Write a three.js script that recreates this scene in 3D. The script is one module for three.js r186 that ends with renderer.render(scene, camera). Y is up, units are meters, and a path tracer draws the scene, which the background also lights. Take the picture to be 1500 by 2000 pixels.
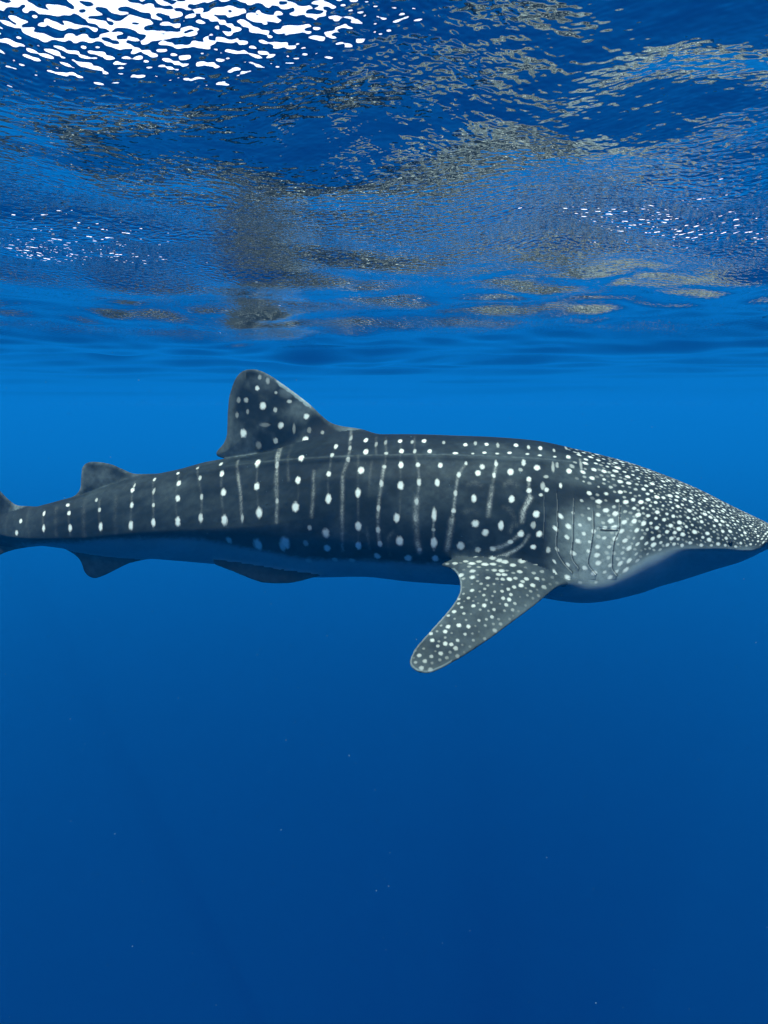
import * as THREE from 'three';

// ---------------------------------------------------------------- camera, sky, sun, exposure
const scene = new THREE.Scene();
const camera = new THREE.PerspectiveCamera(71.66, 0.75, 0.02, 900);
camera.position.set(0, -0.34, 0);
camera.rotation.set(-8.6 * Math.PI / 180, 0, 0);

// bright hazy daylight above the sea, even all round, blue-black water light below the horizon
const SKY_W = 256, SKY_H = 128, skyData = new Float32Array(SKY_W * SKY_H * 4);
for (let j = 0; j < SKY_H; j++) for (let i = 0; i < SKY_W; i++) {
  const el = ((j + 0.5) / SKY_H - 0.5) * Math.PI, o = (j * SKY_W + i) * 4, h = Math.pow(1 - Math.max(0, Math.sin(el)), 2);
  skyData[o] = el > 0 ? 0.92 + 1.5 * h : 0.002; skyData[o + 1] = el > 0 ? 1.15 + 1.45 * h : 0.02; skyData[o + 2] = el > 0 ? 1.5 + 1.2 * h : 0.08; skyData[o + 3] = 1;
}
const sky = new THREE.DataTexture(skyData, SKY_W, SKY_H, THREE.RGBAFormat, THREE.FloatType);
sky.mapping = THREE.EquirectangularReflectionMapping; sky.magFilter = THREE.LinearFilter; sky.needsUpdate = true;
scene.background = sky; scene.environment = sky;

const sun = new THREE.DirectionalLight(0xf6fff8, 4.3);
sun.position.set(-1.2, 10, 5.0);
sun.castShadow = true; sun.shadow.mapSize.set(2048, 2048); sun.shadow.radius = 1;
Object.assign(sun.shadow.camera, { left: -8, right: 8, top: 8, bottom: -8, near: 0.5, far: 40 });
sun.target.position.set(0, -1, -4);
sun.position.add(sun.target.position);
scene.add(sun, sun.target);

scene.fog = new THREE.FogExp2(new THREE.Color().setRGB(0.004, 0.325, 1), 0.018);   // sea water scatters blue

const renderer = new THREE.WebGLRenderer({ antialias: true });
renderer.shadowMap.enabled = true;
renderer.toneMapping = THREE.LinearToneMapping;
renderer.toneMappingExposure = 1.15;

// ---------------------------------------------------------------- helpers
const random = (seed) => () => { seed = (seed + 0x6d2b79f5) | 0; let t = Math.imul(seed ^ (seed >>> 15), 1 | seed); t = (t + Math.imul(t ^ (t >>> 7), 61 | t)) ^ t; return ((t ^ (t >>> 14)) >>> 0) / 4294967296; };
const clamp = (x, a = 0, b = 1) => Math.min(b, Math.max(a, x));
const smooth = (a, b, x) => { const t = clamp((x - a) / (b - a)); return t * t * (3 - 2 * t); };
const mix = (a, b, t) => a + (b - a) * t;
const hash = (x, y) => { let h = Math.imul(x | 0, 374761393) + Math.imul(y | 0, 668265263); h = Math.imul(h ^ (h >>> 13), 1274126177); return ((h ^ (h >>> 16)) >>> 0) / 4294967296; };
const noise = (x, y) => { const i = Math.floor(x), j = Math.floor(y), u = x - i, v = y - j, s = u * u * (3 - 2 * u), t = v * v * (3 - 2 * v); return mix(mix(hash(i, j), hash(i + 1, j), s), mix(hash(i, j + 1), hash(i + 1, j + 1), s), t); };
const fbm = (x, y, n = 4) => { let a = 0.5, s = 0, w = 0; for (let i = 0; i < n; i++, a *= 0.55, x = x * 2.03 + 17.1, y = y * 2.03 + 5.3) { s += a * noise(x, y); w += a; } return s / w; };
const toSRGB = (c) => Math.round(255 * clamp(c <= 0.0031308 ? 12.92 * c : 1.055 * Math.pow(c, 1 / 2.4) - 0.055));
function byteTexture(w, h, data, srgb) { const t = new THREE.DataTexture(data, w, h, THREE.RGBAFormat, THREE.UnsignedByteType); if (srgb) t.colorSpace = THREE.SRGBColorSpace; t.magFilter = THREE.LinearFilter; t.needsUpdate = true; return t; }
const setThing = (o, name, label, category, kind) => { o.name = name; o.castShadow = o.receiveShadow = true; if (label) o.userData.label = label; if (category) o.userData.category = category; if (kind) o.userData.kind = kind; return o; };

// ---------------------------------------------------------------- the sea: rippled surface overhead, added dark blue sheet below
const wr = random(446), WAVES = [], SWELL = [];
for (const [n, long, short, slope, spread] of [[14, 3.6, 1.0, 0.0208, 1.5], [30, 1.0, 0.2, 0.0255, 2.0], [44, 0.2, 0.05, 0.0075, 2.2]]) for (let i = 0; i < n; i++) {
  const lam = long * Math.pow(short / long, (i + 0.5) / n), th = 1.15 + (wr() + wr() + wr() - 1.5) * spread, k = 2 * Math.PI / lam;
  WAVES.push({ x: k * Math.cos(th), z: k * Math.sin(th), a: slope / k, p: wr() * 6.283, lam });
}
const sr = random(7); for (let i = 0; i < 9; i++) { const lam = 4.5 * Math.pow(4, i / 8), th = 1.3 + (sr() - 0.5) * 2.2, k = 2 * Math.PI / lam; SWELL.push({ x: k * Math.cos(th), z: k * Math.sin(th), a: 0.012 / k, p: sr() * 6.283, lam, far: true }); }   // longer seas farther out
const rings = []; for (let r = 0.04; r < 320;) { rings.push(r); r *= 1 + Math.min(0.06, Math.max(0.0043 * Math.pow(r, 0.8), 0.0028, r < 0.45 ? 0.03 : 0)); }
const spokes = []; { const A = Math.PI / 4, n = 760, m = 110; for (let i = 0; i <= n; i++) spokes.push(-Math.PI / 2 - A + 2 * A * i / n); for (let i = 1; i < m; i++) spokes.push(-Math.PI / 2 + A + (2 * Math.PI - 2 * A) * i / m); }
function waterSurface() {
  const nr = rings.length, nc = spokes.length, P = new Float32Array(nr * nc * 3), N = new Float32Array(nr * nc * 3), U = new Float32Array(nr * nc * 2), I = new Uint32Array((nr - 1) * nc * 6);
  for (let a = 0, v = 0; a < nr; a++) {
    const r = rings[a], cell = a ? r - rings[a - 1] : 0.01, act = [...WAVES, ...SWELL].filter((w) => w.lam > cell * 3).map((w) => ({ ...w, a: w.a * Math.min(1, w.lam / cell / 3 - 1) * (w.far ? smooth(5, 14, r) : 1 - 0.8 * smooth(4.5, 14, r)) }));
    for (let b = 0; b < nc; b++, v++) {
      const x = r * Math.cos(spokes[b]), z = r * Math.sin(spokes[b]);
      let h = 0, gx = 0, gz = 0; const gust = 0.55 + 1.3 * smooth(0.3, 0.75, noise(x * 1.1 + 40, z * 1.4 + 9));
      for (const w of act) { const p = w.x * x + w.z * z + w.p, A = w.lam < 0.25 ? w.a * gust : w.a, c = Math.cos(p) * A; h += A * Math.sin(p); gx += w.x * c; gz += w.z * c; }
      const l = 1 / Math.hypot(gx, 1, gz);
      P[v * 3] = x; P[v * 3 + 1] = h; P[v * 3 + 2] = z; N[v * 3] = gx * l; N[v * 3 + 1] = -l; N[v * 3 + 2] = gz * l; U[v * 2] = x / 2; U[v * 2 + 1] = z / 2;
    }
  }
  for (let a = 0, o = 0; a < nr - 1; a++) for (let b = 0; b < nc; b++) { const p = a * nc + b, q = a * nc + (b + 1) % nc; I[o++] = p; I[o++] = p + nc; I[o++] = q; I[o++] = q; I[o++] = p + nc; I[o++] = q + nc; }
  const g = new THREE.BufferGeometry();
  g.setAttribute('position', new THREE.BufferAttribute(P, 3)); g.setAttribute('normal', new THREE.BufferAttribute(N, 3)); g.setAttribute('uv', new THREE.BufferAttribute(U, 2)); g.setIndex(new THREE.BufferAttribute(I, 1));
  return g;
}
// finest ripples, rougher where gusts touch the water; one 2 m sheet of them
const RIP = 2048, RIP_SIZE = 2, rip = new Float32Array(RIP * RIP);
for (let i = 0; i < 64; i++) {
  const lam = 0.03 * Math.pow(0.0065 / 0.03, i / 63), th = 1.15 + (wr() + wr() + wr() - 1.5) * 1.3, kx = Math.round(RIP_SIZE / lam * Math.cos(th)), kz = Math.round(RIP_SIZE / lam * Math.sin(th)), amp = 0.042 * RIP_SIZE / (6.283 * Math.hypot(kx, kz)), ph = wr() * 6.283, w = 2 * Math.PI / RIP;
  const cs = Math.cos(w * kx), sn = Math.sin(w * kx);
  for (let j = 0; j < RIP; j++) { let s = amp * Math.sin(w * kz * j + ph), c = amp * Math.cos(w * kz * j + ph); for (let q = 0, o = j * RIP; q < RIP; q++, o++) { rip[o] += s; const t = s * cs + c * sn; c = c * cs - s * sn; s = t; } }
}
const gustAt = (x, z) => {
  const wrap = (d) => d - RIP_SIZE * Math.round(d / RIP_SIZE), blob = (cx, cz, rx, rz) => Math.exp(-((wrap(x - cx) / rx) ** 2) - (wrap(z - cz) / rz) ** 2);
  const u = x / RIP_SIZE, v = z / RIP_SIZE, n = Math.sin(6.283 * (2 * u + v) + 1) * Math.sin(6.283 * (2 * v - u) + 2) * 0.5 + Math.sin(6.283 * (4 * u + 3 * v) + 4) * Math.sin(6.283 * (5 * v - 2 * u)) * 0.35;
  return clamp(0.22 + 0.18 * n + 0.9 * blob(-0.27, -0.62, 0.28, 0.12) + 1.55 * blob(0.55, -1.4, 0.38, 0.30) + 1.6 * blob(-0.7, -1.55, 0.38, 0.33), 0.12, 2.0);
};
let ripMax = 0; for (let j = 0; j < RIP; j++) for (let q = 0; q < RIP; q++) { const o = j * RIP + q; rip[o] *= gustAt((q + 0.5) / RIP * RIP_SIZE, (j + 0.5) / RIP * RIP_SIZE); ripMax = Math.max(ripMax, Math.abs(rip[o])); }
const ripData = new Float32Array(RIP * RIP); for (let i = 0; i < RIP * RIP; i++) ripData[i] = 0.5 + 0.5 * rip[i] / ripMax;
const ripples = new THREE.DataTexture(ripData, RIP, RIP, THREE.RedFormat, THREE.FloatType); ripples.wrapS = ripples.wrapT = THREE.RepeatWrapping; ripples.magFilter = THREE.LinearFilter; ripples.needsUpdate = true;
// from below the surface is the boundary from water (1.333) to air: index 1 / 1.333, so it mirrors the sea beyond 48.6 degrees
// (the finest ripples die away with distance, where they are too small to be seen)
const seaGeometry = waterSurface(), seaMaterials = [1, 0.6, 0.3, 0].map((k) => new THREE.MeshPhysicalMaterial({ color: 0xffffff, transmission: 1, roughness: 0, ior: 0.75, thickness: 0, side: THREE.DoubleSide, ...(k ? { bumpMap: ripples, bumpScale: 2 * ripMax * k } : {}) }));
let seaFrom = 0; [3.2, 5, 8.5, 1e9].forEach((r, k) => { const last = rings.filter((x) => x < r).length, to = Math.min(last, rings.length - 1) * spokes.length * 6; seaGeometry.addGroup(seaFrom, to - seaFrom, k); seaFrom = to; });
const surface = new THREE.Mesh(seaGeometry, seaMaterials);
scene.add(setThing(surface, 'water_surface', 'rippled blue sea surface with white glints seen from below', null, 'structure'));

const bowl = []; for (let i = 0; i <= 40; i++) { const u = i / 40; bowl.push(new THREE.Vector2(Math.max(0.001, 310 * u), -14 + 13.5 * Math.pow(u, 8))); }
const deep = new THREE.Mesh(new THREE.LatheGeometry(bowl, 96), new THREE.MeshPhysicalMaterial({ color: new THREE.Color().setRGB(0.0003, 0.002, 0.054), roughness: 1, specularIntensity: 0, side: THREE.DoubleSide }));  // added matte bowl: ends the haze and darkens the lower water
scene.add(setThing(deep, 'added_dark_sheet', 'added dark blue sheet far below the whale shark that darkens the lower water', null, 'structure'));

// ---- whale shark: section tables (metres, x to the nose, y up, z to the flank) ----
function pchip(pts) {
  const n = pts.length, X = pts.map((p) => p[0]), Y = pts.map((p) => p[1]), d = [], m = new Array(n).fill(0);
  for (let i = 0; i < n - 1; i++) d.push((Y[i + 1] - Y[i]) / (X[i + 1] - X[i]));
  m[0] = d[0]; m[n - 1] = d[n - 2];
  for (let i = 1; i < n - 1; i++) if (d[i - 1] * d[i] > 0) { const a = X[i] - X[i - 1], b = X[i + 1] - X[i], w1 = 2 * b + a, w2 = b + 2 * a; m[i] = (w1 + w2) / (w1 / d[i - 1] + w2 / d[i]); }
  return (x) => {
    if (x <= X[0]) return Y[0]; if (x >= X[n - 1]) return Y[n - 1];
    let i = 0; while (x > X[i + 1]) i++;
    const h = X[i + 1] - X[i], t = (x - X[i]) / h, t2 = t * t, t3 = t2 * t;
    return (2 * t3 - 3 * t2 + 1) * Y[i] + (t3 - 2 * t2 + t) * h * m[i] + (3 * t2 - 2 * t3) * Y[i + 1] + (t3 - t2) * h * m[i + 1];
  };
}
const TOP = [[-3.030, -0.157], [-2.769, -0.111], [-2.481, -0.048], [-2.280, 0.003], [-2.107, 0.049], [-1.964, 0.088], [-1.755, 0.154], [-1.564, 0.202], [-1.314, 0.254], [-1.127, 0.304], [-0.814, 0.355], [-0.478, 0.427], [-0.167, 0.479], [0.157, 0.483], [0.466, 0.475], [0.619, 0.470], [0.899, 0.450], [1.173, 0.394], [1.436, 0.329], [1.613, 0.270], [1.830, 0.184], [2.051, 0.075], [2.215, -0.005], [2.269, -0.034], [2.290, -0.046], [2.305, -0.061], [2.313, -0.082]];
const BOT = [[-3.036, -0.213], [-2.782, -0.250], [-2.564, -0.263], [-2.406, -0.266], [-2.106, -0.280], [-2.001, -0.299], [-1.784, -0.321], [-1.592, -0.327], [-1.402, -0.336], [-1.088, -0.356], [-0.825, -0.386], [-0.641, -0.412], [-0.459, -0.424], [-0.097, -0.408], [0.139, -0.424], [0.481, -0.438], [0.796, -0.475], [0.984, -0.496], [1.154, -0.504], [1.322, -0.493], [1.542, -0.457], [1.760, -0.397], [1.970, -0.316], [2.127, -0.250], [2.206, -0.183], [2.277, -0.132], [2.296, -0.120], [2.309, -0.104], [2.313, -0.082]];
const MID = [[-3.010, -0.180], [-2.727, -0.184], [-2.494, -0.202], [-1.951, -0.169], [-1.552, -0.119], [-1.167, -0.080], [-0.724, -0.042], [-0.408, 0.019], [-0.104, 0.059], [0.188, 0.053], [0.473, 0.033], [0.753, -0.031], [0.921, -0.174], [1.060, -0.270], [1.169, -0.289], [1.264, -0.270], [1.357, -0.219], [1.491, -0.138], [1.655, -0.097], [1.848, -0.097], [2.008, -0.110], [2.063, -0.098], [2.113, -0.062], [2.158, -0.042], [2.312, -0.076]];
const WID = [[-3.033, 0.030], [-2.775, 0.070], [-2.557, 0.100], [-2.198, 0.130], [-1.844, 0.170], [-1.325, 0.250], [-0.818, 0.330], [-0.161, 0.410], [0.476, 0.460], [0.940, 0.485], [1.184, 0.505], [1.395, 0.500], [1.692, 0.460], [1.984, 0.425], [2.198, 0.370], [2.273, 0.290], [2.293, 0.240], [2.307, 0.150], [2.313, 0.000]];
const DORSAL = [[-1.052, 0.363], [-1.036, 0.340], [-0.973, 0.338], [-0.814, 0.358], [-0.740, 0.298], [-0.480, 0.316], [-0.190, 0.413], [-0.142, 0.469], [-0.278, 0.516], [-0.354, 0.559], [-0.464, 0.659], [-0.553, 0.727], [-0.641, 0.789], [-0.695, 0.826], [-0.742, 0.851], [-0.777, 0.864], [-0.810, 0.870], [-0.845, 0.867], [-0.878, 0.855], [-0.911, 0.821], [-0.932, 0.781], [-0.953, 0.724], [-0.961, 0.690], [-0.971, 0.605], [-0.977, 0.520], [-0.982, 0.469], [-1.007, 0.414]];
const DORSAL2 = [[-2.029, 0.060], [-2.005, 0.051], [-1.882, 0.076], [-1.734, 0.114], [-1.710, 0.041], [-1.517, 0.110], [-1.480, 0.183], [-1.601, 0.212], [-1.681, 0.244], [-1.748, 0.273], [-1.799, 0.285], [-1.847, 0.291], [-1.892, 0.291], [-1.924, 0.281], [-1.946, 0.258], [-1.955, 0.221], [-1.962, 0.171], [-1.969, 0.128], [-1.992, 0.091]];
const ANAL = [[-1.537, -0.275], [-1.592, -0.323], [-1.699, -0.367], [-1.807, -0.421], [-1.880, -0.454], [-1.923, -0.462], [-1.961, -0.446], [-1.981, -0.419], [-1.989, -0.388], [-2.004, -0.350], [-2.031, -0.320], [-2.098, -0.263], [-2.025, -0.234], [-1.674, -0.227]];
const CAUDAL = [[-2.338, -0.138], [-2.373, -0.046], [-2.479, -0.024], [-2.541, 0.002], [-2.677, 0.095], [-2.908, 0.329], [-3.168, 0.612], [-3.428, 0.877], [-3.496, 0.920], [-3.511, 0.861], [-3.454, 0.662], [-3.343, 0.360], [-3.225, 0.088], [-3.152, -0.083], [-3.166, -0.223], [-3.283, -0.437], [-3.400, -0.637], [-3.437, -0.729], [-3.372, -0.727], [-3.191, -0.631], [-2.913, -0.463], [-2.720, -0.370], [-2.569, -0.315], [-2.438, -0.270], [-2.345, -0.223]];
const PELVIC = [[-0.392, -0.361], [-0.463, -0.395], [-0.544, -0.417], [-0.642, -0.426], [-0.739, -0.422], [-0.820, -0.401], [-0.934, -0.362], [-1.048, -0.322], [-0.981, -0.304], [-0.720, -0.295], [-0.462, -0.321]];
const PECTORAL = [[-0.190, -0.163], [-0.068, -0.027], [0.000, 0.007], [0.052, 0.046], [0.103, 0.092], [0.187, 0.190], [0.269, 0.279], [0.348, 0.361], [0.425, 0.442], [0.500, 0.514], [0.561, 0.570], [0.610, 0.610], [0.650, 0.644], [0.682, 0.666], [0.715, 0.685], [0.747, 0.692], [0.778, 0.687], [0.802, 0.672], [0.814, 0.653], [0.814, 0.629], [0.805, 0.592], [0.790, 0.556], [0.736, 0.465], [0.665, 0.348], [0.631, 0.287], [0.607, 0.232], [0.594, 0.182], [0.593, 0.135], [0.608, 0.068], [0.644, 0.021], [0.676, 0.006], [0.703, -0.002], [0.661, -0.026], [0.521, -0.075], [0.322, -0.209], [0.145, -0.321], [-0.117, -0.312]];
const N_UP = [[-3.0, 1.9], [-0.8, 1.9], [0.2, 2.1], [1.2, 2.1], [2.0, 2.1], [2.3, 2.4]];
const N_LOW = [[-3.0, 1.6], [-2.3, 1.25], [-0.9, 1.3], [-0.3, 1.6], [0.3, 2.0], [0.9, 1.85], [1.25, 1.95], [1.5, 1.75], [1.72, 1.25], [2.0, 1.2], [2.2, 1.4], [2.3, 2.0]];
const X0 = -3.03, X1 = 2.312, NS = 3000;
const lut = [TOP, BOT, MID, WID, N_UP, N_LOW].map((t) => { const q = pchip(t), a = new Float32Array(NS + 1); for (let i = 0; i <= NS; i++) a[i] = q(X0 + (X1 - X0) * i / NS); return a; });
const look = (k, x) => { const u = Math.min(Math.max((x - X0) / (X1 - X0), 0), 0.99999) * NS, i = u | 0; return lut[k][i] + (lut[k][i + 1] - lut[k][i]) * (u - i); };
const section = (x) => { const top = look(0, x), bot = look(1, x), mid = Math.min(Math.max(look(2, x), bot + 0.004), top - 0.004); return { top, bot, mid, w: Math.max(look(3, x), 0.003), nu: look(4, x), nl: look(5, x) }; };
// side height of the skin at girth position t (0 = along the back, 1 = along the belly), and the inverse
const skinY = (s, t) => { const c = Math.cos(Math.PI * t); return c > 0 ? s.mid + (s.top - s.mid) * Math.pow(c, 2 / s.nu) : s.mid - (s.mid - s.bot) * Math.pow(-c, 2 / s.nl); };
const skinZ = (s, t) => s.w * Math.pow(Math.max(0, Math.sin(Math.PI * t)), 2 / (t < 0.5 ? s.nu : s.nl));
const girth = (s, y, z) => { const up = y > s.mid, h = up ? s.top - s.mid : s.mid - s.bot, n = up ? s.nu : s.nl; return Math.atan2(Math.pow(Math.abs(z) / s.w, n / 2), (up ? 1 : -1) * Math.pow(Math.abs(y - s.mid) / h, n / 2)) / Math.PI; };
const bend = (x) => (x < -1.9 ? -0.3 * (x + 1.9) * (x + 1.9) : 0);
const ridgeY = (x) => 0.375 - 0.06 * (x - 0.3) * (x - 0.3);
function trunk(x, y, z) {
  const s = section(x), up = y > s.mid, h = up ? s.top - s.mid : s.mid - s.bot, n = up ? s.nu : s.nl;
  const a = Math.abs(z) / s.w, b = Math.abs(y - s.mid) / h, pa = Math.pow(a, n - 1), pb = Math.pow(b, n - 1), sum = pa * a + pb * b;
  if (sum < 1e-6) return -Math.min(s.w, h);
  const rho = Math.pow(sum, 1 / n), k = Math.pow(rho, 1 - n), gr = k * Math.hypot(pa / s.w, pb / h);
  let f = (rho - 1) / gr;
  const e = 0.01, s2 = x > 1.9 ? section(x - e) : null;
  if (s2) { const sl = Math.min(6, Math.max(Math.abs(s2.w - s.w), Math.abs(s2.top - s.top), Math.abs(s2.bot - s.bot)) / e); f /= Math.sqrt(1 + sl * sl); }
  // long ridges on the flank
  const r1 = y - ridgeY(x), r2 = y - 0.26 + 0.05 * (x - 0.3) * (x - 0.3), on = Math.max(0, Math.min(1, (x + 1.6) * 2)) * Math.max(0, Math.min(1, (1.35 - x) * 2.2));
  f -= on * (0.012 * Math.exp(-r1 * r1 / 0.0004) + 0.006 * Math.exp(-r2 * r2 / 0.0012));
  if (x > X1) f = Math.hypot(Math.max(f, 0), x - X1); else if (x < X0) f = Math.hypot(Math.max(f, 0), X0 - x);
  return f;
}
// spots of back and flank: [x, y, half length, half height] in millimetres as they show from the side, strength in per cent
const SPOTS = [
  [-477, 587, 16, 16, 100], [-629, 537, 15, 18, 80], [-476, 449, 19, 21, 100], [-264, 417, 13, 14, 80], [-275, 482, 13, 10, 80], [-275, 366, 13, 15, 60], [-465, 344, 18, 20, 100], [-465, 226, 17, 22, 100],
  [-281, 267, 15, 17, 90], [-276, 132, 18, 30, 100], [-472, 78, 22, 30, 100], [-91, 453, 13, 12, 100], [-76, 389, 16, 18, 100], [-93, 291, 19, 21, 100], [-104, 170, 17, 27, 100], [-103, -19, 19, 29, 100],
  [-110, -142, 19, 27, 100], [114, 450, 13, 10, 100], [131, 395, 15, 15, 100], [133, 324, 15, 19, 100], [137, 214, 19, 24, 100], [118, 35, 18, 27, 100], [132, -100, 21, 32, 100], [254, 451, 14, 10, 100],
  [291, 395, 14, 13, 100], [355, 325, 14, 14, 100], [340, 233, 15, 21, 100], [326, 60, 15, 39, 100], [326, -101, 19, 34, 100], [229, 326, 13, 14, 80], [239, 234, 13, 21, 80], [493, 433, 13, 9, 100],
  [437, 385, 17, 8, 100], [614, 435, 12, 8, 100], [600, 390, 13, 7, 100], [741, 390, 13, 7, 100], [783, 430, 13, 9, 100], [497, 336, 9, 10, 70], [458, 275, 12, 17, 70], [441, 180, 11, 19, 70],
  [433, 85, 14, 16, 80], [587, 319, 15, 15, 80], [563, 285, 16, 17, 100], [663, 334, 11, 15, 80], [651, 274, 10, 17, 80], [741, 293, 17, 18, 100], [816, 336, 13, 13, 90], [885, 313, 13, 13, 100],
  [542, 153, 15, 22, 100], [747, 154, 17, 18, 100], [552, 16, 21, 21, 100], [608, -32, 19, 21, 100], [691, 10, 15, 28, 100], [475, -114, 21, 26, 90], [798, -34, 18, 20, 100], [744, -81, 16, 14, 80],
  [842, 251, 14, 14, 90], [840, 196, 14, 14, 80], [875, 73, 15, 18, 100], [-551, -143, 31, 44, 95], [-297, -70, 22, 30, 90], [-300, -168, 22, 24, 90], [-425, -140, 18, 22, 50], [-429, -264, 22, 16, 60],
  [-264, -248, 20, 16, 60], [-161, -247, 22, 15, 60], [-4, -204, 22, 20, 80], [178, -205, 24, 21, 80], [333, -201, 21, 21, 90], [570, -133, 17, 17, 60], [460, -191, 19, 19, 50], [18, -123, 15, 21, 70],
  [10, -37, 14, 23, 70], [14, 88, 12, 23, 60], [28, 223, 13, 21, 70], [39, 313, 13, 11, 60], [44, 381, 13, 10, 50], [-24, 432, 10, 15, 30], [30, 442, 10, 15, 30], [206, 395, 10, 15, 50],
  [185, 446, 10, 10, 40], [368, 444, 10, 9, 40], [550, 440, 10, 11, 40], [678, 430, 10, 13, 40], [854, 419, 10, 11, 50], [841, 383, 11, 6, 70], [671, 385, 11, 5, 70], [535, 383, 9, 5, 60],
  [-176, 410, 11, 15, 40], [-186, 460, 10, 13, 35], [228, 130, 14, 21, 60], [-667, 440, 16, 19, 50], [-613, 302, 11, 18, 50], [-174, 345, 13, 13, 50], [-391, -40, 13, 17, 50], [652, -124, 19, 14, 80],
  [862, 15, 14, 16, 50], [799, 303, 12, 9, 40], [323, -25, 12, 12, 40], [244, -147, 15, 15, 50], [-2395, -95, 15, 14, 100], [-2421, -171, 15, 18, 100], [-2202, -35, 12, 15, 100], [-2186, -123, 13, 24, 100],
  [-2025, 26, 16, 10, 100], [-1999, -20, 14, 15, 100], [-1978, -110, 15, 24, 100], [-1813, 66, 11, 12, 60], [-1775, 9, 12, 14, 70], [-1759, -92, 15, 28, 100], [-1561, 158, 8, 14, 60], [-1564, 133, 15, 15, 100],
  [-1547, 46, 13, 19, 90], [-1544, -74, 17, 31, 100], [-1430, 195, 11, 11, 70], [-1408, 132, 10, 21, 50], [-1395, 53, 11, 13, 70], [-1388, -49, 15, 27, 100], [-1276, 234, 12, 9, 100], [-1245, 183, 15, 17, 100],
  [-1232, 99, 17, 19, 100], [-1222, -36, 18, 31, 100], [-1148, 270, 10, 9, 50], [-1106, 218, 11, 14, 60], [-1072, 113, 11, 19, 60], [-1069, -7, 15, 29, 80], [-995, 297, 12, 12, 70], [-965, 245, 15, 15, 100],
  [-932, 144, 18, 20, 100], [-915, -14, 20, 33, 100], [-744, 308, 18, 22, 100], [-722, 183, 18, 21, 100], [-696, 38, 21, 35, 100], [-904, -143, 20, 25, 70], [-726, -163, 28, 42, 95], [-801, 4, 10, 26, 50],
  [-614, 300, 13, 13, 50], [-587, 109, 11, 17, 50], [-571, -165, 22, 40, 80], [783, 430, 14, 9, 100], [741, 390, 13, 8, 100], [922, 414, 13, 10, 100], [1076, 365, 15, 10, 100], [743, 293, 17, 18, 100],
  [816, 336, 11, 11, 90], [891, 313, 17, 14, 100], [1069, 295, 16, 14, 100], [841, 252, 14, 14, 100], [841, 196, 14, 14, 100], [746, 151, 17, 18, 100], [881, 73, 18, 18, 100], [896, -33, 18, 18, 100],
  [854, 419, 10, 10, 60], [1000, 401, 9, 9, 50], [997, 367, 11, 5, 70], [843, 384, 11, 6, 60], [912, 375, 13, 5, 70], [867, -104, 16, 14, 100], [947, -118, 13, 18, 60], [865, 15, 14, 20, 50],
  [796, 305, 12, 10, 40], [937, 265, 15, 10, 40], [917, 217, 14, 19, 50], [1015, 218, 9, 14, 100], [937, 199, 13, 12, 100], [1004, 322, 10, 13, 40], [980, 312, 10, 25, 40], [906, 173, 12, 9, 70],
  [1140, 321, 9, 25, 35], [1080, 409, 9, 8, 40], [1144, 381, 10, 8, 50],
];
const FIN_SPOTS = [
  [-781, 761, 14, 17, 100], [-746, 654, 20, 24, 100], [-873, 485, 22, 29, 100], [-475, 591, 17, 17, 100], [-635, 533, 15, 22, 70], [-474, 449, 19, 20, 100], [-852, 689, 15, 17, 45], [-668, 629, 13, 17, 50],
  [-581, 680, 17, 12, 55], [-901, 689, 14, 20, 30], [-913, 597, 12, 20, 30], [-765, 827, 12, 17, 40], [-715, 805, 13, 22, 40], [-779, 411, 19, 26, 30], [-670, 437, 12, 15, 50], [-665, 734, 10, 10, 50],
  [-843, 618, 10, 17, 30], [-732, 538, 34, 14, 20], [-372, 493, 12, 12, 30], [-551, 514, 10, 34, 25], [-457, 506, 15, 20, 20],
];
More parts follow.
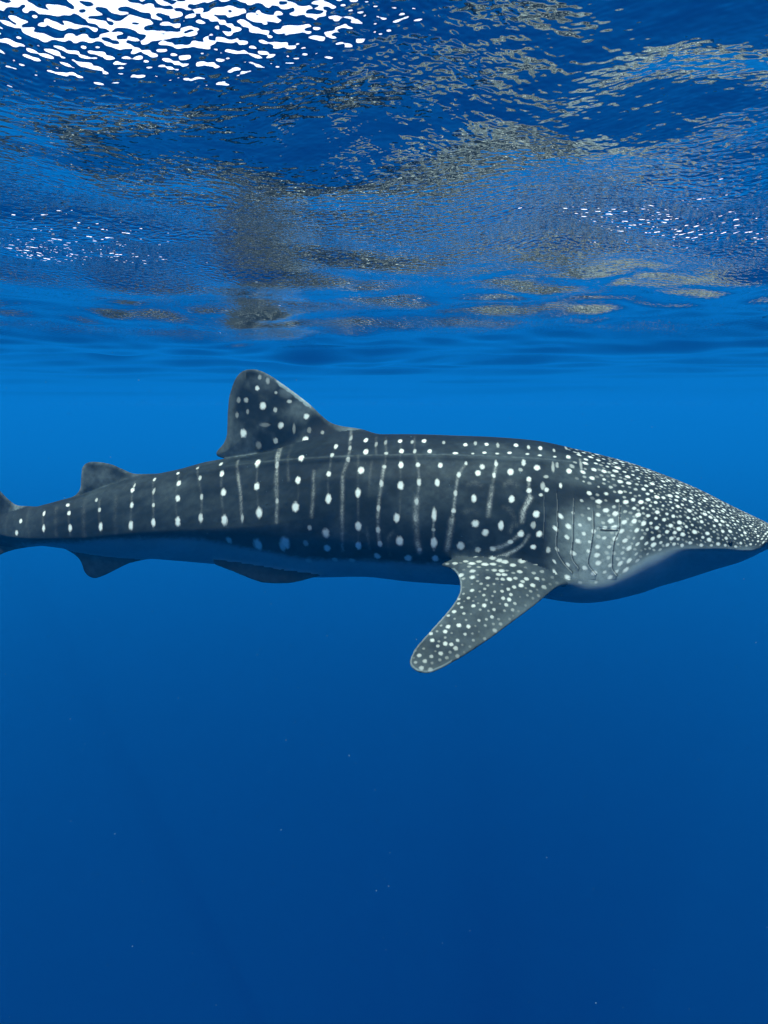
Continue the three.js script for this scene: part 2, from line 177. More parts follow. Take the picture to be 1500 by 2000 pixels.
const STREAKS = [
  [10, 40, [-672, 457], [-626, 372], [-613, 302], [-603, 200], [-586, 95], [-589, -13]],
  [10, 33, [-374, 279], [-367, 155], [-375, 28]],
  [10, 40, [-174, 351], [-195, 274], [-194, 140], [-197, 0], [-207, -179]],
  [9, 20, [-546, 539], [-562, 403], [-523, 224]],
  [9, 45, [38, 318], [28, 223], [14, 88], [10, -37], [16, -123]],
  [14, 60, [228, 150], [224, 57], [229, -51], [243, -165]],
  [7, 30, [229, 326], [239, 234], [231, 150]],
  [8, 18, [-37, 337], [-39, 237], [-43, 154]],
  [10, 25, [-54, -28], [-45, -157]],
  [10, 22, [102, -33], [68, -91], [74, -193]],
  [8, 40, [497, 336], [458, 275], [441, 180], [433, 85], [423, 31]],
  [14, 60, [423, 36], [417, -22], [400, -144]],
  [6, 40, [663, 334], [651, 274], [641, 217]],
  [11, 65, [641, 217], [629, 138], [620, 62]],
  [12, 75, [849, 158], [826, 119], [808, 85], [802, 35]],
  [9, 50, [842, 251], [840, 196], [849, 158]],
  [6, 35, [325, 101], [323, -25], [326, -149]],
  [11, 70, [650, -126], [710, -104], [744, -81], [798, -34]],
  [9, 75, [667, -175], [732, -148], [791, -111], [824, -72], [840, -41]],
  [11, 20, [705, 109], [740, 99], [758, 39], [742, -23]],
  [14, 22, [510, 226], [546, 236], [582, 221]],
  [14, 20, [709, 228], [739, 238], [775, 223]],
  [14, 22, [497, 80], [533, 91], [563, 76]],
  [7, 20, [-117, 367], [-104, 170], [-103, -19], [-110, -142]],
  [7, 20, [119, 448], [137, 214], [134, 54]],
  [7, 20, [-286, 281], [-276, 132]],
  [7, 20, [-264, 417], [-275, 366], [-281, 267]],
  [6, 20, [-465, 226], [-457, 142], [-472, 78]],
  [7, 22, [23, 466], [44, 381], [39, 313]],
  [7, 20, [-34, 466], [-13, 378]],
  [7, 25, [196, 467], [206, 395], [229, 326]],
  [8, 30, [-195, 474], [-176, 410], [-174, 345]],
  [11, 12, [-2540, -88], [-2523, -206]],
  [14, 13, [-2356, -28], [-2308, -186]],
  [14, 14, [-2110, 2], [-2083, -158]],
  [16, 15, [-1898, 62], [-1876, -159]],
  [16, 12, [-1668, 89], [-1650, -125]],
  [8, 22, [-2212, -16], [-2182, -152]],
  [8, 22, [-2007, 18], [-1978, -152]],
  [8, 20, [-1787, 62], [-1759, -130]],
  [8, 25, [-1571, 173], [-1549, 46], [-1545, -108]],
  [8, 25, [-1436, 200], [-1395, 53], [-1388, -89]],
  [8, 20, [-1261, 228], [-1222, -59]],
  [8, 28, [-1149, 278], [-1072, 113], [-1069, -40]],
  [8, 20, [-965, 245], [-915, -14]],
  [9, 35, [-890, 317], [-824, 153], [-801, -18]],
  [9, 40, [-669, 450], [-606, 265], [-587, 109], [-591, -9]],
  [7, 20, [-744, 308], [-696, 38]],
  [9, 30, [664, 334], [652, 276], [640, 197]],
  [14, 25, [774, 19], [753, 69], [727, 99]],
  [11, 50, [839, 159], [818, 110], [804, 40]],
  [8, 40, [841, 252], [841, 196], [839, 159]],
  [7, 35, [1141, 349], [1137, 292]],
];
const GILLS = [[[994, 177], [992, 57], [988, -117], [1022, -177], [1072, -236]], [[1090, 153], [1085, 85], [1076, -49], [1070, -164], [1103, -212]], [[1192, 86], [1186, -25], [1171, -117], [1161, -188], [1198, -243]], [[1327, 129], [1317, -1], [1298, -65], [1288, -125], [1288, -207], [1316, -245]], [[919, 175], [919, -52]]];
const SPIRACLE = [[1224, -6], [1262, -8], [1309, -6]];
const BELLY = [[-2.675, -0.282], [-1.941, -0.191], [-1.576, -0.155], [-1.170, -0.137], [-0.745, -0.195], [-0.433, -0.244], [0.185, -0.234], [0.761, -0.235], [0.923, -0.247], [1.059, -0.294], [1.165, -0.300], [1.298, -0.263], [1.466, -0.137], [1.643, -0.092], [1.834, -0.095], [2.038, -0.102], [2.132, -0.067]];
// eye 1.906,-0.068,0.433,3.783

// ---------------------------------------------------------------- fins: rounded outlines with their own thickness
function roundOutline(pts, n = 5) {
  const out = [], N = pts.length;
  for (let i = 0; i < N; i++) {
    const a = pts[(i + N - 1) % N], b = pts[i], c = pts[(i + 1) % N], d = pts[(i + 2) % N];
    for (let k = 0; k < n; k++) { const t = k / n, t2 = t * t, t3 = t2 * t; out.push([0, 1].map((q) => 0.5 * (2 * b[q] + (c[q] - a[q]) * t + (2 * a[q] - 5 * b[q] + 4 * c[q] - d[q]) * t2 + (3 * b[q] - a[q] - 3 * c[q] + d[q]) * t3))); }
  }
  return out;
}
function makeFin(pts, thick, edge, reach) {
  const poly = roundOutline(pts), xs = poly.map((p) => p[0]), ys = poly.map((p) => p[1]), pad = 0.13, st = 0.006;
  const x0 = Math.min(...xs) - pad, y0 = Math.min(...ys) - pad, nx = Math.ceil((Math.max(...xs) + pad - x0) / st), ny = Math.ceil((Math.max(...ys) + pad - y0) / st), D = new Float32Array((nx + 1) * (ny + 1));
  for (let j = 0; j <= ny; j++) for (let i = 0; i <= nx; i++) {
    const px = x0 + i * st, py = y0 + j * st; let d = 1e9, inside = false;
    for (let a = 0, b = poly.length - 1; a < poly.length; b = a++) {
      const ax = poly[b][0], ay = poly[b][1], bx = poly[a][0] - ax, by = poly[a][1] - ay, t = clamp(((px - ax) * bx + (py - ay) * by) / (bx * bx + by * by + 1e-12));
      d = Math.min(d, (px - ax - t * bx) ** 2 + (py - ay - t * by) ** 2);
      if ((poly[a][1] > py) !== (ay > py) && px < ax + (py - ay) / by * bx) inside = !inside;
    }
    D[j * (nx + 1) + i] = (inside ? 1 : -1) * Math.sqrt(d);
  }
  const dist = (a, b) => {  // how far inside the outline
    const u = (a - x0) / st, v = (b - y0) / st; if (u < 0 || v < 0 || u >= nx || v >= ny) return -1;
    const i = u | 0, j = v | 0, s = u - i, t = v - j, o = j * (nx + 1) + i;
    return mix(mix(D[o], D[o + 1], s), mix(D[o + nx + 1], D[o + nx + 2], s), t);
  };
  return { dist, field(a, b, c) {
    const d = dist(a, b), z = Math.abs(c);
    if (d <= -1) return 0.5;
    return d > 0 ? z - (edge + (thick(a, b) - edge) * (1 - Math.exp(-d / reach))) : Math.hypot(z, d) - edge;
  } };
}
const dorsal = makeFin(DORSAL, (x, y) => mix(0.05, 0.016, smooth(0.4, 0.86, y)), 0.0065, 0.12);
const dorsal2 = makeFin(DORSAL2, () => 0.02, 0.0065, 0.08);
const anal = makeFin(ANAL, () => 0.02, 0.0065, 0.08);
const caudal = makeFin(CAUDAL, () => 0.035, 0.0065, 0.1);
const pelvic = makeFin(PELVIC, () => 0.018, 0.0065, 0.06);
const pectoral = makeFin(PECTORAL, (a, b) => mix(0.055, 0.02, smooth(-0.05, 0.6, b)), 0.0065, 0.09);
const PA = [1.0789, -0.2707, 0.46], PU = [-0.9975, 0.0711, 0], PV = [-0.0417, -0.5851, 0.8099], PN = [0.0576, 0.8078, 0.5866];
const dot3 = (x, y, z, q) => x * q[0] + y * q[1] + z * q[2];
const pectoralAt = (x, y, z) => { const X = x - PA[0], Y = y - PA[1], Z = z - PA[2], b = dot3(X, Y, Z, PV); return [dot3(X, Y, Z, PU), b, dot3(X, Y, Z, PN) + 0.02 * Math.max(0, b) * Math.max(0, b)]; };
const smin = (a, b, k) => { const h = Math.max(k - Math.abs(a - b), 0) / k; return Math.min(a, b) - h * h * k * 0.25; };
const MEDIAN = [[dorsal, 0.012, 0.13, -0.78, -0.35, -1.1, -0.1], [dorsal2, 0.010, 0.06, -1.8, -1.6, -2.1, -1.45], [anal, 0.03, 0.05, -1.9, -1.6, -2.15, -1.5], [caudal, 0.08, 0.08, -3, -2, -3.7, -2.25]];
function shark(x, y, zz) {
  const z = Math.abs(zz), t = trunk(x, y, z); let f = t, kind = 0, least = t;
  for (const [fin, k0, k1, a, b, lo, hi] of MEDIAN) if (x > lo - 0.1 && x < hi + 0.1) { const d = fin.field(x, y, z); if (d < least) { least = d; kind = 1; } f = smin(f, d, mix(k0, k1, smooth(a, b, x))); }
  if (x > -1.15 && x < -0.3) { const d = pelvic.field(x, y, (z - 0.13 + 0.35 * (y + 0.38)) * 0.944); if (d < least) { least = d; kind = 1; } f = smin(f, d, 0.05); }
  if (x > 0.1 && x < 1.45 && z > 0.1) { const [a, b, c] = pectoralAt(x, y, z), d = pectoral.field(a, b, c); if (d < least) { least = d; kind = 2; } f = smin(f, d, 0.07); }
  return [f, kind];
}
function sharkBody() {
  const H = 0.0085, B = 8, lo = [-3.66, -1.06, -1.3], dims = [Math.ceil(6.04 / H / B), Math.ceil(2.06 / H / B), Math.ceil(2.6 / H / B)], ids = new Map(), pos = [], cells = [], val = new Float32Array(9 * 9 * 9);
  const NY = dims[1] * B + 1, NZ = dims[2] * B + 1, key = (i, j, k) => (i * NY + j) * NZ + k, quads = [];
  for (let bi = 0; bi < dims[0]; bi++) for (let bj = 0; bj < dims[1]; bj++) for (let bk = 0; bk < dims[2]; bk++) {
    const ox = lo[0] + bi * B * H, oy = lo[1] + bj * B * H, oz = lo[2] + bk * B * H, hb = B * H / 2;
    if (Math.abs(shark(ox + hb, oy + hb, oz + hb)[0]) > hb * 1.75 + 0.05) continue;
    let pos1 = false, neg1 = false;
    for (let i = 0, o = 0; i <= B; i++) for (let j = 0; j <= B; j++) for (let k = 0; k <= B; k++, o++) { const v = shark(ox + i * H, oy + j * H, oz + k * H)[0]; val[o] = v; if (v < 0) neg1 = true; else pos1 = true; }
    if (!pos1 || !neg1) continue;
    for (let i = 0; i < B; i++) for (let j = 0; j < B; j++) for (let k = 0; k < B; k++) {
      const o = (i * 9 + j) * 9 + k, c = [val[o], val[o + 1], val[o + 9], val[o + 10], val[o + 81], val[o + 82], val[o + 90], val[o + 91]];
      let m = 0; for (let q = 0; q < 8; q++) if (c[q] < 0) m |= 1 << q;
      if (m === 0 || m === 255) continue;
      let sx = 0, sy = 0, sz = 0, n = 0;
      const edge = (a, b, axis, u, v) => { if ((c[a] < 0) === (c[b] < 0)) return; const t = c[a] / (c[a] - c[b]); n++; if (axis === 0) { sx += t; sy += u; sz += v; } else if (axis === 1) { sx += u; sy += t; sz += v; } else { sx += u; sy += v; sz += t; } };
      edge(0, 4, 0, 0, 0); edge(1, 5, 0, 0, 1); edge(2, 6, 0, 1, 0); edge(3, 7, 0, 1, 1);
      edge(0, 2, 1, 0, 0); edge(1, 3, 1, 0, 1); edge(4, 6, 1, 1, 0); edge(5, 7, 1, 1, 1);
      edge(0, 1, 2, 0, 0); edge(2, 3, 2, 0, 1); edge(4, 5, 2, 1, 0); edge(6, 7, 2, 1, 1);
      const gi = bi * B + i, gj = bj * B + j, gk = bk * B + k;
      ids.set(key(gi, gj, gk), pos.length / 3);
      pos.push(ox + (i + sx / n) * H, oy + (j + sy / n) * H, oz + (k + sz / n) * H);
      cells.push(gi, gj, gk, m);
    }
  }
  for (let v = 0; v < cells.length / 4; v++) {
    const i = cells[v * 4], j = cells[v * 4 + 1], k = cells[v * 4 + 2], m = cells[v * 4 + 3], s0 = m & 1;
    const quad = (a, b, c, flip) => { const A = ids.get(a), Bq = ids.get(b), C = ids.get(c); if (A === undefined || Bq === undefined || C === undefined) return; if (flip) quads.push(v, A, C, Bq); else quads.push(v, Bq, C, A); };
    if (s0 !== ((m >> 4) & 1)) quad(key(i, j - 1, k), key(i, j, k - 1), key(i, j - 1, k - 1), s0);
    if (s0 !== ((m >> 2) & 1)) quad(key(i, j, k - 1), key(i - 1, j, k), key(i - 1, j, k - 1), s0);
    if (s0 !== ((m >> 1) & 1)) quad(key(i - 1, j, k), key(i, j - 1, k), key(i - 1, j - 1, k), s0);
  }
  const nv = pos.length / 3, nor = new Float32Array(nv * 3), kind = new Uint8Array(nv), e = 0.005;
  for (let v = 0; v < nv; v++) for (let pass = 0; pass < 2; pass++) {
    const x = pos[v * 3], y = pos[v * 3 + 1], z = pos[v * 3 + 2];
    let gx = shark(x + e, y, z)[0] - shark(x - e, y, z)[0], gy = shark(x, y + e, z)[0] - shark(x, y - e, z)[0], gz = shark(x, y, z + e)[0] - shark(x, y, z - e)[0];
    const l = Math.hypot(gx, gy, gz) || 1; gx /= l; gy /= l; gz /= l;
    const [f, q] = shark(x, y, z); kind[v] = q;
    if (pass === 0) { const d = clamp(f / Math.max(0.3, l / (2 * e)), -0.004, 0.004); pos[v * 3] -= gx * d; pos[v * 3 + 1] -= gy * d; pos[v * 3 + 2] -= gz * d; } else { nor[v * 3] = gx; nor[v * 3 + 1] = gy; nor[v * 3 + 2] = gz; }
  }
  // each face takes the skin of the trunk, of the fins that stand upright, or of the pectorals
  const P = [], N = [], U = [], lists = [[], [], []], made = [new Int32Array(nv).fill(-1), new Int32Array(nv).fill(-1), new Int32Array(nv).fill(-1)];
  const vertex = (v, q) => {
    if (made[q][v] >= 0) return made[q][v];
    const x = pos[v * 3], y = pos[v * 3 + 1], z = pos[v * 3 + 2];
    if (q === 0) U.push((x - SKIN.x0) / (SKIN.x1 - SKIN.x0), girth(section(x), y, z));
    else if (q === 1) U.push((x - FIN.x0) / (FIN.x1 - FIN.x0), (y - FIN.y0) / (FIN.y1 - FIN.y0));
    else { const [a, b] = pectoralAt(x, y, Math.abs(z)); U.push((a - PEC.a0) / PEC.size, (b - PEC.b0) / PEC.size); }
    P.push(x, y, z + bend(x)); N.push(nor[v * 3], nor[v * 3 + 1], nor[v * 3 + 2]);
    return (made[q][v] = P.length / 3 - 1);
  };
  for (let i = 0; i < quads.length; i += 4) {
    const [a, b, c, d] = [quads[i], quads[i + 1], quads[i + 2], quads[i + 3]], k = [kind[a], kind[b], kind[c], kind[d]], q = Math.max(...k.filter((x) => k.filter((y) => y === x).length > 1));
    const [A, Bv, C, Dv] = [a, b, c, d].map((v) => vertex(v, q));
    lists[q].push(A, Bv, C, A, C, Dv);
  }
  const g = new THREE.BufferGeometry(), I = new Uint32Array(lists[0].length + lists[1].length + lists[2].length); let at = 0;
  lists.forEach((L, q) => { I.set(L, at); g.addGroup(at, L.length, q); at += L.length; });
  g.setAttribute('position', new THREE.BufferAttribute(Float32Array.from(P), 3)); g.setAttribute('normal', new THREE.BufferAttribute(Float32Array.from(N), 3)); g.setAttribute('uv', new THREE.BufferAttribute(Float32Array.from(U), 2)); g.setIndex(new THREE.BufferAttribute(I, 1));
  return g;
}

// ---------------------------------------------------------------- skin
const SKIN = { x0: -2.9, x1: 2.32, w: 2048, h: 1024 }, FIN = { x0: -3.6, x1: -0.05, y0: -0.82, y1: 0.98, w: 2048, h: 1024 }, PEC = { a0: -0.24, b0: -0.36, size: 1.1, w: 1024 };
const DARK = [0.0110, 0.0175, 0.0172], PALE = [0.135, 0.178, 0.165], WHITE = [0.235, 0.325, 0.325], CREAM = [0.70, 0.79, 0.68];
const belly = pchip(BELLY);
const near = (x, y, path) => { let best = 1e9, at = 0; for (let i = 0; i < path.length - 1; i++) { const [ax, ay] = path[i], bx = path[i + 1][0] - ax, by = path[i + 1][1] - ay, t = clamp(((x - ax) * bx + (y - ay) * by) / (bx * bx + by * by + 1e-12)), d = Math.hypot(x - ax - t * bx, y - ay - t * by); if (d < best) { best = d; at = (x - ax - t * bx) * Math.sign(by || 1) < 0 ? 1 : -1; } } return [best, at]; };
function stamp(layer, w, h, toPixel, size, draw) {  // draw(i, j) -> brightness 0..1, kept if brighter than what is there
  const [ci, cj, ri, rj] = [...toPixel, ...size];
  for (let i = Math.max(0, Math.floor(ci - ri)); i <= Math.min(w - 1, ci + ri); i++) for (let j = Math.max(0, Math.floor(cj - rj)); j <= Math.min(h - 1, cj + rj); j++) { const b = draw(i, j); if (b > layer[j * w + i]) layer[j * w + i] = b; }
}
const spotShape = (dx, dy, b, s) => b * (1 - smooth(0.48, 1.22, Math.hypot(dx, dy) + 0.30 * (noise(dx * 2.6 + s * 7.7, dy * 2.6 + s * 3.1) - 0.5)));

const curve = (path) => (path.length < 3 ? path.map(([a, b]) => [a / 1000, b / 1000]) : new THREE.CatmullRomCurve3(path.map(([a, b]) => new THREE.Vector3(a / 1000, b / 1000, 0))).getPoints(path.length * 4).map((v) => [v.x, v.y]));
function trunkSkin() {
  const { x0, x1, w, h } = SKIN, spots = new Float32Array(w * h), Y = new Float32Array(w * h), Z = new Float32Array(w * h), arc = new Float32Array(w * h), px = (x1 - x0) / w;
  for (let i = 0; i < w; i++) { const s = section(x0 + (i + 0.5) * px); let L = 0; for (let j = 0; j < h; j++) { const t = (j + 0.5) / h, y = skinY(s, t), z = skinZ(s, t), o = j * w + i; Y[o] = y; Z[o] = z; if (j) L += Math.hypot(y - Y[o - w], z - Z[o - w]); arc[o] = L; } }
  const column = (x) => clamp(Math.round((x - x0) / px - 0.5), 0, w - 1);
  const rowAt = (i, y) => { let a = 0, b = h - 1; while (b - a > 1) { const m = (a + b) >> 1; if (Y[m * w + i] > y) a = m; else b = m; } return a; };
  // the large spots and bars of back and flank, given by where they show from the side
  SPOTS.forEach(([X, Yc, rx, ry, b], n) => {
    const x = X / 1000, y = Yc / 1000, a = Math.max(0.007, rx / 1000), c = Math.max(0.006, ry / 1000), ci = (x - x0) / px, ri = 1.6 * a / px;
    for (let i = Math.max(0, Math.floor(ci - ri)); i <= Math.min(w - 1, ci + ri); i++) { const j0 = rowAt(i, y + 1.6 * c), j1 = rowAt(i, y - 1.6 * c); for (let j = j0; j <= j1; j++) { const o = j * w + i, v = spotShape((x0 + (i + 0.5) * px - x) / a, (Y[o] - y) / c, b / 100, n); if (v > spots[o]) spots[o] = v; } }
  });
  for (const [wide, bright, ...path] of STREAKS) {
    const p = curve(path), hw = wide / 1000 * 0.95, xa = Math.min(...p.map((q) => q[0])) - 0.03, xb = Math.max(...p.map((q) => q[0])) + 0.03, ya = Math.min(...p.map((q) => q[1])) - 0.03, yb = Math.max(...p.map((q) => q[1])) + 0.03;
    for (let i = column(xa); i <= column(xb); i++) for (let j = rowAt(i, yb); j <= rowAt(i, ya); j++) {
      const o = j * w + i, x = x0 + (i + 0.5) * px; const d = near(x, Y[o], p)[0]; if (d > hw * 2.2) continue;
      const v = 0.62 * (bright < 30 ? 0.35 : 0.8) * bright / 100 * Math.exp(-d * d / (hw * hw)) * (0.2 + 1.3 * noise(x * 190, Y[o] * 190)) * (0.3 + 1.3 * noise(x * 18, Y[o] * 26)); if (v > spots[o]) spots[o] = v;
    }
  }
  // the dense small spots of head and gills
  const rn = random(5), done = [], gap = (x) => mix(mix(0.078, 0.037, Math.sqrt(smooth(0.9, 1.75, x))), 0.0145, smooth(1.8, 2.24, x));
  const grid = new Map(), cellOf = (x, y) => Math.floor(x / 0.07) * 1000 + Math.floor(y / 0.07);
  for (let n = 0; n < 160000; n++) {
    const x = mix(0.93, 2.312, rn()), i = column(x), j = Math.floor(rn() * h * 0.9), o = j * w + i, y = Y[o], g = gap(x) * mix(0.78, 1.12, rn());
    if (x < 0.98 + 0.16 * smooth(0.0, 0.25, y) || y < belly(x) + 0.008) continue;
    const q = [x, y, Z[o]]; let ok = spots[o] < 0.25;
    for (let a = -1; ok && a <= 1; a++) for (let b = -1; ok && b <= 1; b++) for (const s of grid.get(cellOf(x + a * 0.07, y + b * 0.07)) ?? []) if ((s[0] - q[0]) ** 2 * 0.85 + (s[1] - q[1]) ** 2 * 1.1 + (s[2] - q[2]) ** 2 < g * g) { ok = false; break; }
    if (!ok) continue;
    const k = cellOf(x, y); if (!grid.has(k)) grid.set(k, []); grid.get(k).push(q); done.push([x, i, j, rn(), rn(), rn()]);
  }
  for (const [x, ci, cj, u, v, s] of done) {
    const small = u < 0.22, r = Math.min(gap(x), 0.048) * mix(0.19, 0.33, v) * (small ? 0.7 : 1), b = small ? 0.45 : mix(0.7, 1, v), c0 = cj * w + ci, along = mix(1.0, 1.28, s) , ri = r * 2 / px;
    const dL = Math.max(1e-4, (arc[Math.min(h - 1, cj + 6) * w + ci] - arc[Math.max(0, cj - 6) * w + ci]) / 12), rj = r * 2 / dL;
    stamp(spots, w, h, [ci, cj], [ri, rj], (i, j) => spotShape((i - ci) * px / r / along, (arc[j * w + i] - arc[c0] - (arc[cj * w + i] - arc[c0])) / r, b, s * 50));
  }
  // faint freckles between them
  for (let n = 0, made = 0; n < 90000 && made < 700; n++) {
    const x = mix(1.05, 2.3, rn()), ci = column(x), cj = Math.floor(rn() * h * 0.9), o = cj * w + ci; if (Y[o] < belly(x) + 0.012 || rn() > smooth(1.05, 1.6, x)) continue;
    const q = [x, Y[o], Z[o]], g = gap(x) * 0.52; let ok = true;
    for (let a = -1; ok && a <= 1; a++) for (let b = -1; ok && b <= 1; b++) for (const s of grid.get(cellOf(x + a * 0.07, q[1] + b * 0.07)) ?? []) if ((s[0] - q[0]) ** 2 + (s[1] - q[1]) ** 2 + (s[2] - q[2]) ** 2 < g * g) { ok = false; break; }
    if (!ok) continue;
    const k = cellOf(x, q[1]); if (!grid.has(k)) grid.set(k, []); grid.get(k).push(q); made++;
    const r = gap(x) * mix(0.13, 0.21, rn()), b = mix(0.12, 0.42, rn()), dL = Math.max(1e-4, (arc[Math.min(h - 1, cj + 6) * w + ci] - arc[Math.max(0, cj - 6) * w + ci]) / 12), c0 = arc[o], u = rn() * 90;
    stamp(spots, w, h, [ci, cj], [r * 2 / px, r * 2 / dL], (i, j) => spotShape((i - ci) * px / r / 1.2, (arc[j * w + i] - c0) / r, b, u));
  }
  // colour and relief
  const C = new Uint8Array(w * h * 4), R = new Uint8Array(w * h * 4);
  const gills = GILLS.map(curve), spiracle = SPIRACLE.map(([a, b]) => [a / 1000, b / 1000]);
  for (let j = 0; j < h; j++) for (let i = 0; i < w; i++) {
    const o = j * w + i, x = x0 + (i + 0.5) * px, y = Y[o], t = (j + 0.5) / h, a = arc[o];
    const big = fbm(x * 3.2, a * 3.6, 4), fine = fbm(x * 38 + 9, a * 44, 3), grain = hash(i, j);
    const edgeY = belly(x), under = 1 - smooth(edgeY - 0.035, edgeY + 0.02, y + 0.03 * (fine - 0.5));
    let pale = 1.3 * smooth(0.9, 1.02, x) * (1 - smooth(1.34, 1.5, x)) * (1 - smooth(-0.02, 0.16, y + 0.12 * (big - 0.5))) * (0.45 + 0.55 * smooth(1.0, 1.1, x));
    pale = Math.max(pale, smooth(1.25, 1.4, x) * (1 - smooth(-0.02, mix(0.15, 0.05, smooth(1.45, 1.9, x)), y - edgeY)) * 0.55);
    pale = Math.max(pale, 0.14 * smooth(0.46, 0.78, big) * smooth(-2.4, -1, x));
    pale = Math.max(pale, 0.12 * smooth(-0.2, -1.0, x) * smooth(0.35, 0.7, fbm(x * 2 + 3, a * 9 + 2, 3)), 0.16 * (1 - smooth(0.0, 0.05, a)) * (1 - smooth(0.6, 1.2, x)), 0.10 * smooth(1.2, 1.5, x), 0.26 * smooth(1.95, 2.22, x));
    pale = Math.max(pale, 0.3 * Math.exp(-(((y - ridgeY(x)) / 0.006) ** 2)) * smooth(-1.2, -0.5, x) * (1 - smooth(1.0, 1.3, x)) * (0.3 + fine));
    const mottle = (0.45 + 1.1 * big) * (0.6 + 0.8 * fine) * (0.86 + 0.28 * grain);
    const s = clamp(spots[o] * (0.90 + 0.2 * fine)), ink = []; let dark = 1, height = 0.5 + 0.03 * (fine - 0.5);
    if (x > 0.88 && x < 1.36 && y < 0.2 && y > -0.27) gills.forEach((p, n) => {
      const bow = 0.005 * Math.sin((y - 0.15) * 7 + n * 1.3) + 0.006 * (noise(y * 16, n * 7.3) - 0.5), [d, side] = near(x + bow, y, p); if (d > 0.06) return; const faint = (n === 4 ? 0.4 : 1) * (0.35 + 0.65 * (1 - smooth(0.0, 0.16, y - 0.01 * n)));
      if (side < 0) { height = Math.max(height, 0.5 + 0.5 * faint * Math.exp(-d / 0.018)); dark = Math.min(dark, 1 + 0.0 * d); if (d < 0.007) ink.push(faint * 0.75 * (1 - d / 0.007)); } else if (d < 0.010) dark = Math.min(dark, 1 - 0.65 * faint * (1 - smooth(0.002, 0.010, d)));
    });
    if (x > 1.2 && x < 1.34) { const d = near(x, y, spiracle)[0]; if (d < 0.012) { dark = Math.min(dark, smooth(0.001, 0.007 + 0.003 * noise(x * 90, 3), d) + 0.1); height = Math.min(height, 0.35); } }
    if (x > 2.0) { const d = Math.abs(a - arc[Math.min(h - 1, Math.round(h * 0.507)) * w + i]), on = smooth(2.0, 2.1, x); if (d < 0.012) { dark = Math.min(dark, 1 - 0.8 * on * (1 - smooth(0.004, 0.012, d))); height = Math.min(height, 0.5 - 0.3 * on); } }
    const bright = ink.length ? Math.max(...ink) : 0;
    for (let c = 0; c < 3; c++) {
      let v = mix(DARK[c], PALE[c], pale) * mottle;
      v = mix(v, WHITE[c] * (0.8 + 0.4 * big) * (0.9 + 0.2 * fine), under);
      v = mix(v, CREAM[c], s * (1 - 0.55 * under)); v = mix(v, CREAM[c] * 0.75, bright * 0.6);
      C[o * 4 + c] = toSRGB(v * Math.min(1, dark));
    }
    C[o * 4 + 3] = R[o * 4 + 3] = 255; R[o * 4] = R[o * 4 + 1] = R[o * 4 + 2] = Math.round(255 * clamp(height));
  }
  return [byteTexture(w, h, C, true), byteTexture(w, h, R, false)];
}
function finSkin() {
  const { x0, x1, y0, y1, w, h } = FIN, spots = new Float32Array(w * h), C = new Uint8Array(w * h * 4), px = (x1 - x0) / w, py = (y1 - y0) / h;
  for (const [n, [X, Yc, rx, ry, b]] of [...FIN_SPOTS, ...SPOTS.filter((s) => s[0] < -100)].entries()) {
    const x = X / 1000, y = Yc / 1000, a = rx / 1000, c = ry / 1000;
    stamp(spots, w, h, [(x - x0) / px, (y - y0) / py], [1.7 * a / px, 1.7 * c / py], (i, j) => spotShape((x0 + (i + 0.5) * px - x) / a, (y0 + (j + 0.5) * py - y) / c, b / 100, n));
  }
  for (let j = 0; j < h; j++) for (let i = 0; i < w; i++) {
    const o = j * w + i, x = x0 + (i + 0.5) * px, y = y0 + (j + 0.5) * py, big = fbm(x * 6, y * 6 + 40, 4), fine = fbm(x * 46, y * 46, 3), grain = hash(i + 77, j);
    const d = Math.max(dorsal.dist(x, y), dorsal2.dist(x, y), anal.dist(x, y), caudal.dist(x, y));
    let pale = 0.4 * smooth(0.40, 0.78, big) + 0.3 * (1 - smooth(0.0, 0.02, d)) * (0.4 + noise(x * 60, y * 60));
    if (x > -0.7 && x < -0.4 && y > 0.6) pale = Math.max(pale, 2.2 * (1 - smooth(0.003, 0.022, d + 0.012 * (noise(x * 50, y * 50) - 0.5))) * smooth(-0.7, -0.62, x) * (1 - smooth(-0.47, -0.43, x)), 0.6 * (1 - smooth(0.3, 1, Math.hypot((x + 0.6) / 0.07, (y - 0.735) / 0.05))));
    if (x < -0.85 && y > 0.3 && x > -1.1) pale = Math.max(pale, 0.45 * (1 - smooth(0.01, 0.07, d)) * (0.5 + big));
    if (y < -0.3) pale = 0.25 + 0.2 * big;
    const mottle = (0.6 + 0.8 * big) * (0.65 + 0.7 * fine) * (0.86 + 0.28 * grain), s = clamp(spots[o]);
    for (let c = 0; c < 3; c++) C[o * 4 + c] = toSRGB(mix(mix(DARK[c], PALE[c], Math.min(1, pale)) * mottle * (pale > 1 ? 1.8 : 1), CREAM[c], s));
    C[o * 4 + 3] = 255;
  }
  return byteTexture(w, h, C, true);
}
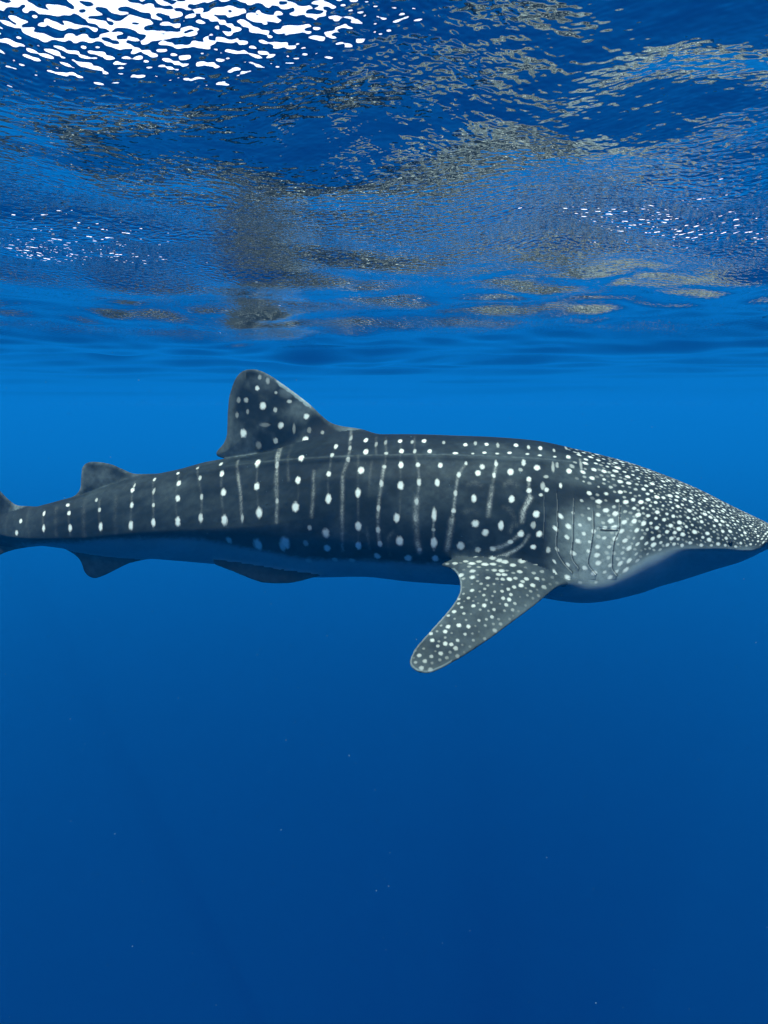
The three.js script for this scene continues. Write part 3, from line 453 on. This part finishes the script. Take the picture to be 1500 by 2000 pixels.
function pectoralSkin() {
  const { a0, b0, size, w } = PEC, spots = new Float32Array(w * w), C = new Uint8Array(w * w * 4), px = size / w, rn = random(23), done = [];
  for (let n = 0; n < 16000; n++) {
    const a = a0 + rn() * size, b = b0 + rn() * size, g = mix(0.026, 0.047, rn());
    if (pectoral.dist(a, b) < 0.004 || a < -0.02 + 0.75 * Math.max(0, b)) continue;
    if (done.some((q) => (q[0] - a) ** 2 + (q[1] - b) ** 2 < Math.max(g, q[2] * 0.8) ** 2)) continue;
    done.push([a, b, g, rn(), rn()]);
  }
  for (const [a, b, g, u, v] of done) {
    const dim = u < 0.5, r = dim ? mix(0.006, 0.009, v) : mix(0.009, 0.0135, v), br = (dim ? mix(0.12, 0.34, v) : mix(0.4, 0.75, v)) * mix(1, 0.55, smooth(0.45, 0.68, b)), st = mix(1.7, 1, smooth(-0.05, 0.2, b));
    stamp(spots, w, w, [(a - a0) / px, (b - b0) / px], [1.7 * r * st / px, 1.7 * r / px], (i, j) => spotShape((a0 + (i + 0.5) * px - a) / r / st, (b0 + (j + 0.5) * px - b) / r, br, u * 40));
  }
  for (let j = 0; j < w; j++) for (let i = 0; i < w; i++) {
    const o = j * w + i, a = a0 + (i + 0.5) * px, b = b0 + (j + 0.5) * px, big = fbm(a * 7, b * 7 + 80, 4), fine = fbm(a * 50, b * 50, 3), grain = hash(i + 177, j), d = pectoral.dist(a, b);
    const lead = 1 - smooth(0.02, 0.11, (a - (b > 0 ? 0.95 * b : 0)) * 0.72 + 0.02 * big), trail = a > 0.55 - 0.1 ? 1 - smooth(0.0, 0.008, d) : 0;
    const pale = Math.max(0.2 + 0.3 * (big - 0.4), 0.42 * lead * (0.6 + 0.5 * big), 0.3 * smooth(0.5, 0.69, b), b > 0.02 && a > 0.4 + 0.35 * b ? trail : 0), mottle = (0.7 + 0.6 * big) * (0.7 + 0.6 * fine) * (0.86 + 0.28 * grain), s = clamp(spots[o]) * (1 - 0.6 * lead);
    for (let c = 0; c < 3; c++) C[o * 4 + c] = toSRGB(mix(mix(DARK[c], PALE[c], pale) * mottle, CREAM[c], s));
    C[o * 4 + 3] = 255;
  }
  return byteTexture(w, w, C, true);
}
const [skinMap, skinRelief] = trunkSkin();
const wet = { roughness: 0.62, specularIntensity: 0.14, metalness: 0 };
const skins = [new THREE.MeshPhysicalMaterial({ ...wet, map: skinMap, bumpMap: skinRelief, bumpScale: 0.02 }), new THREE.MeshPhysicalMaterial({ ...wet, map: finSkin() }), new THREE.MeshPhysicalMaterial({ ...wet, map: pectoralSkin() })];

const whale = setThing(new THREE.Group(), 'whale_shark', 'large dark grey whale shark with white spots gliding just under the rippled sea surface', 'whale shark');
whale.position.set(0, -1.0, -4.35); whale.rotation.y = -6.1 * Math.PI / 180;
scene.add(whale);
whale.add(setThing(new THREE.Mesh(sharkBody(), skins), 'body'));
const eyeMaterial = new THREE.MeshPhysicalMaterial({ color: new THREE.Color().setRGB(0.004, 0.005, 0.006), roughness: 0.15, specularIntensity: 0.5 });
const eyeShape = new THREE.SphereGeometry(0.0125, 24, 16); eyeShape.scale(1, 1, 0.7);
for (const side of [1, -1]) { const e = setThing(new THREE.Mesh(eyeShape, eyeMaterial), 'eye'); e.position.set(1.905, -0.071, side * 0.434); whale.add(e); }

// ---------------------------------------------------------------- specks drifting in the water
{
  const pr = random(91), shape = new THREE.IcosahedronGeometry(1, 0), N = 2600, m = new THREE.Matrix4(), q = new THREE.Quaternion(), e = new THREE.Euler();
  const specks = new THREE.InstancedMesh(shape, new THREE.MeshStandardMaterial({ color: new THREE.Color().setRGB(0.16, 0.30, 0.36), roughness: 1 }), N);
  for (let i = 0; i < N; i++) { const s = 0.0004 + 0.0011 * Math.pow(pr(), 4); q.setFromEuler(e.set(pr() * 6, pr() * 6, pr() * 6)); m.compose(new THREE.Vector3((pr() - 0.5) * 8, -0.25 - 3.6 * pr(), -0.7 - 5.6 * pr()), q, new THREE.Vector3(s * (1 + pr()), s, s)); specks.setMatrixAt(i, m); }
  scene.add(setThing(specks, 'plankton', 'tiny pale specks drifting in the blue water', null, 'stuff'));
}

renderer.render(scene, camera);
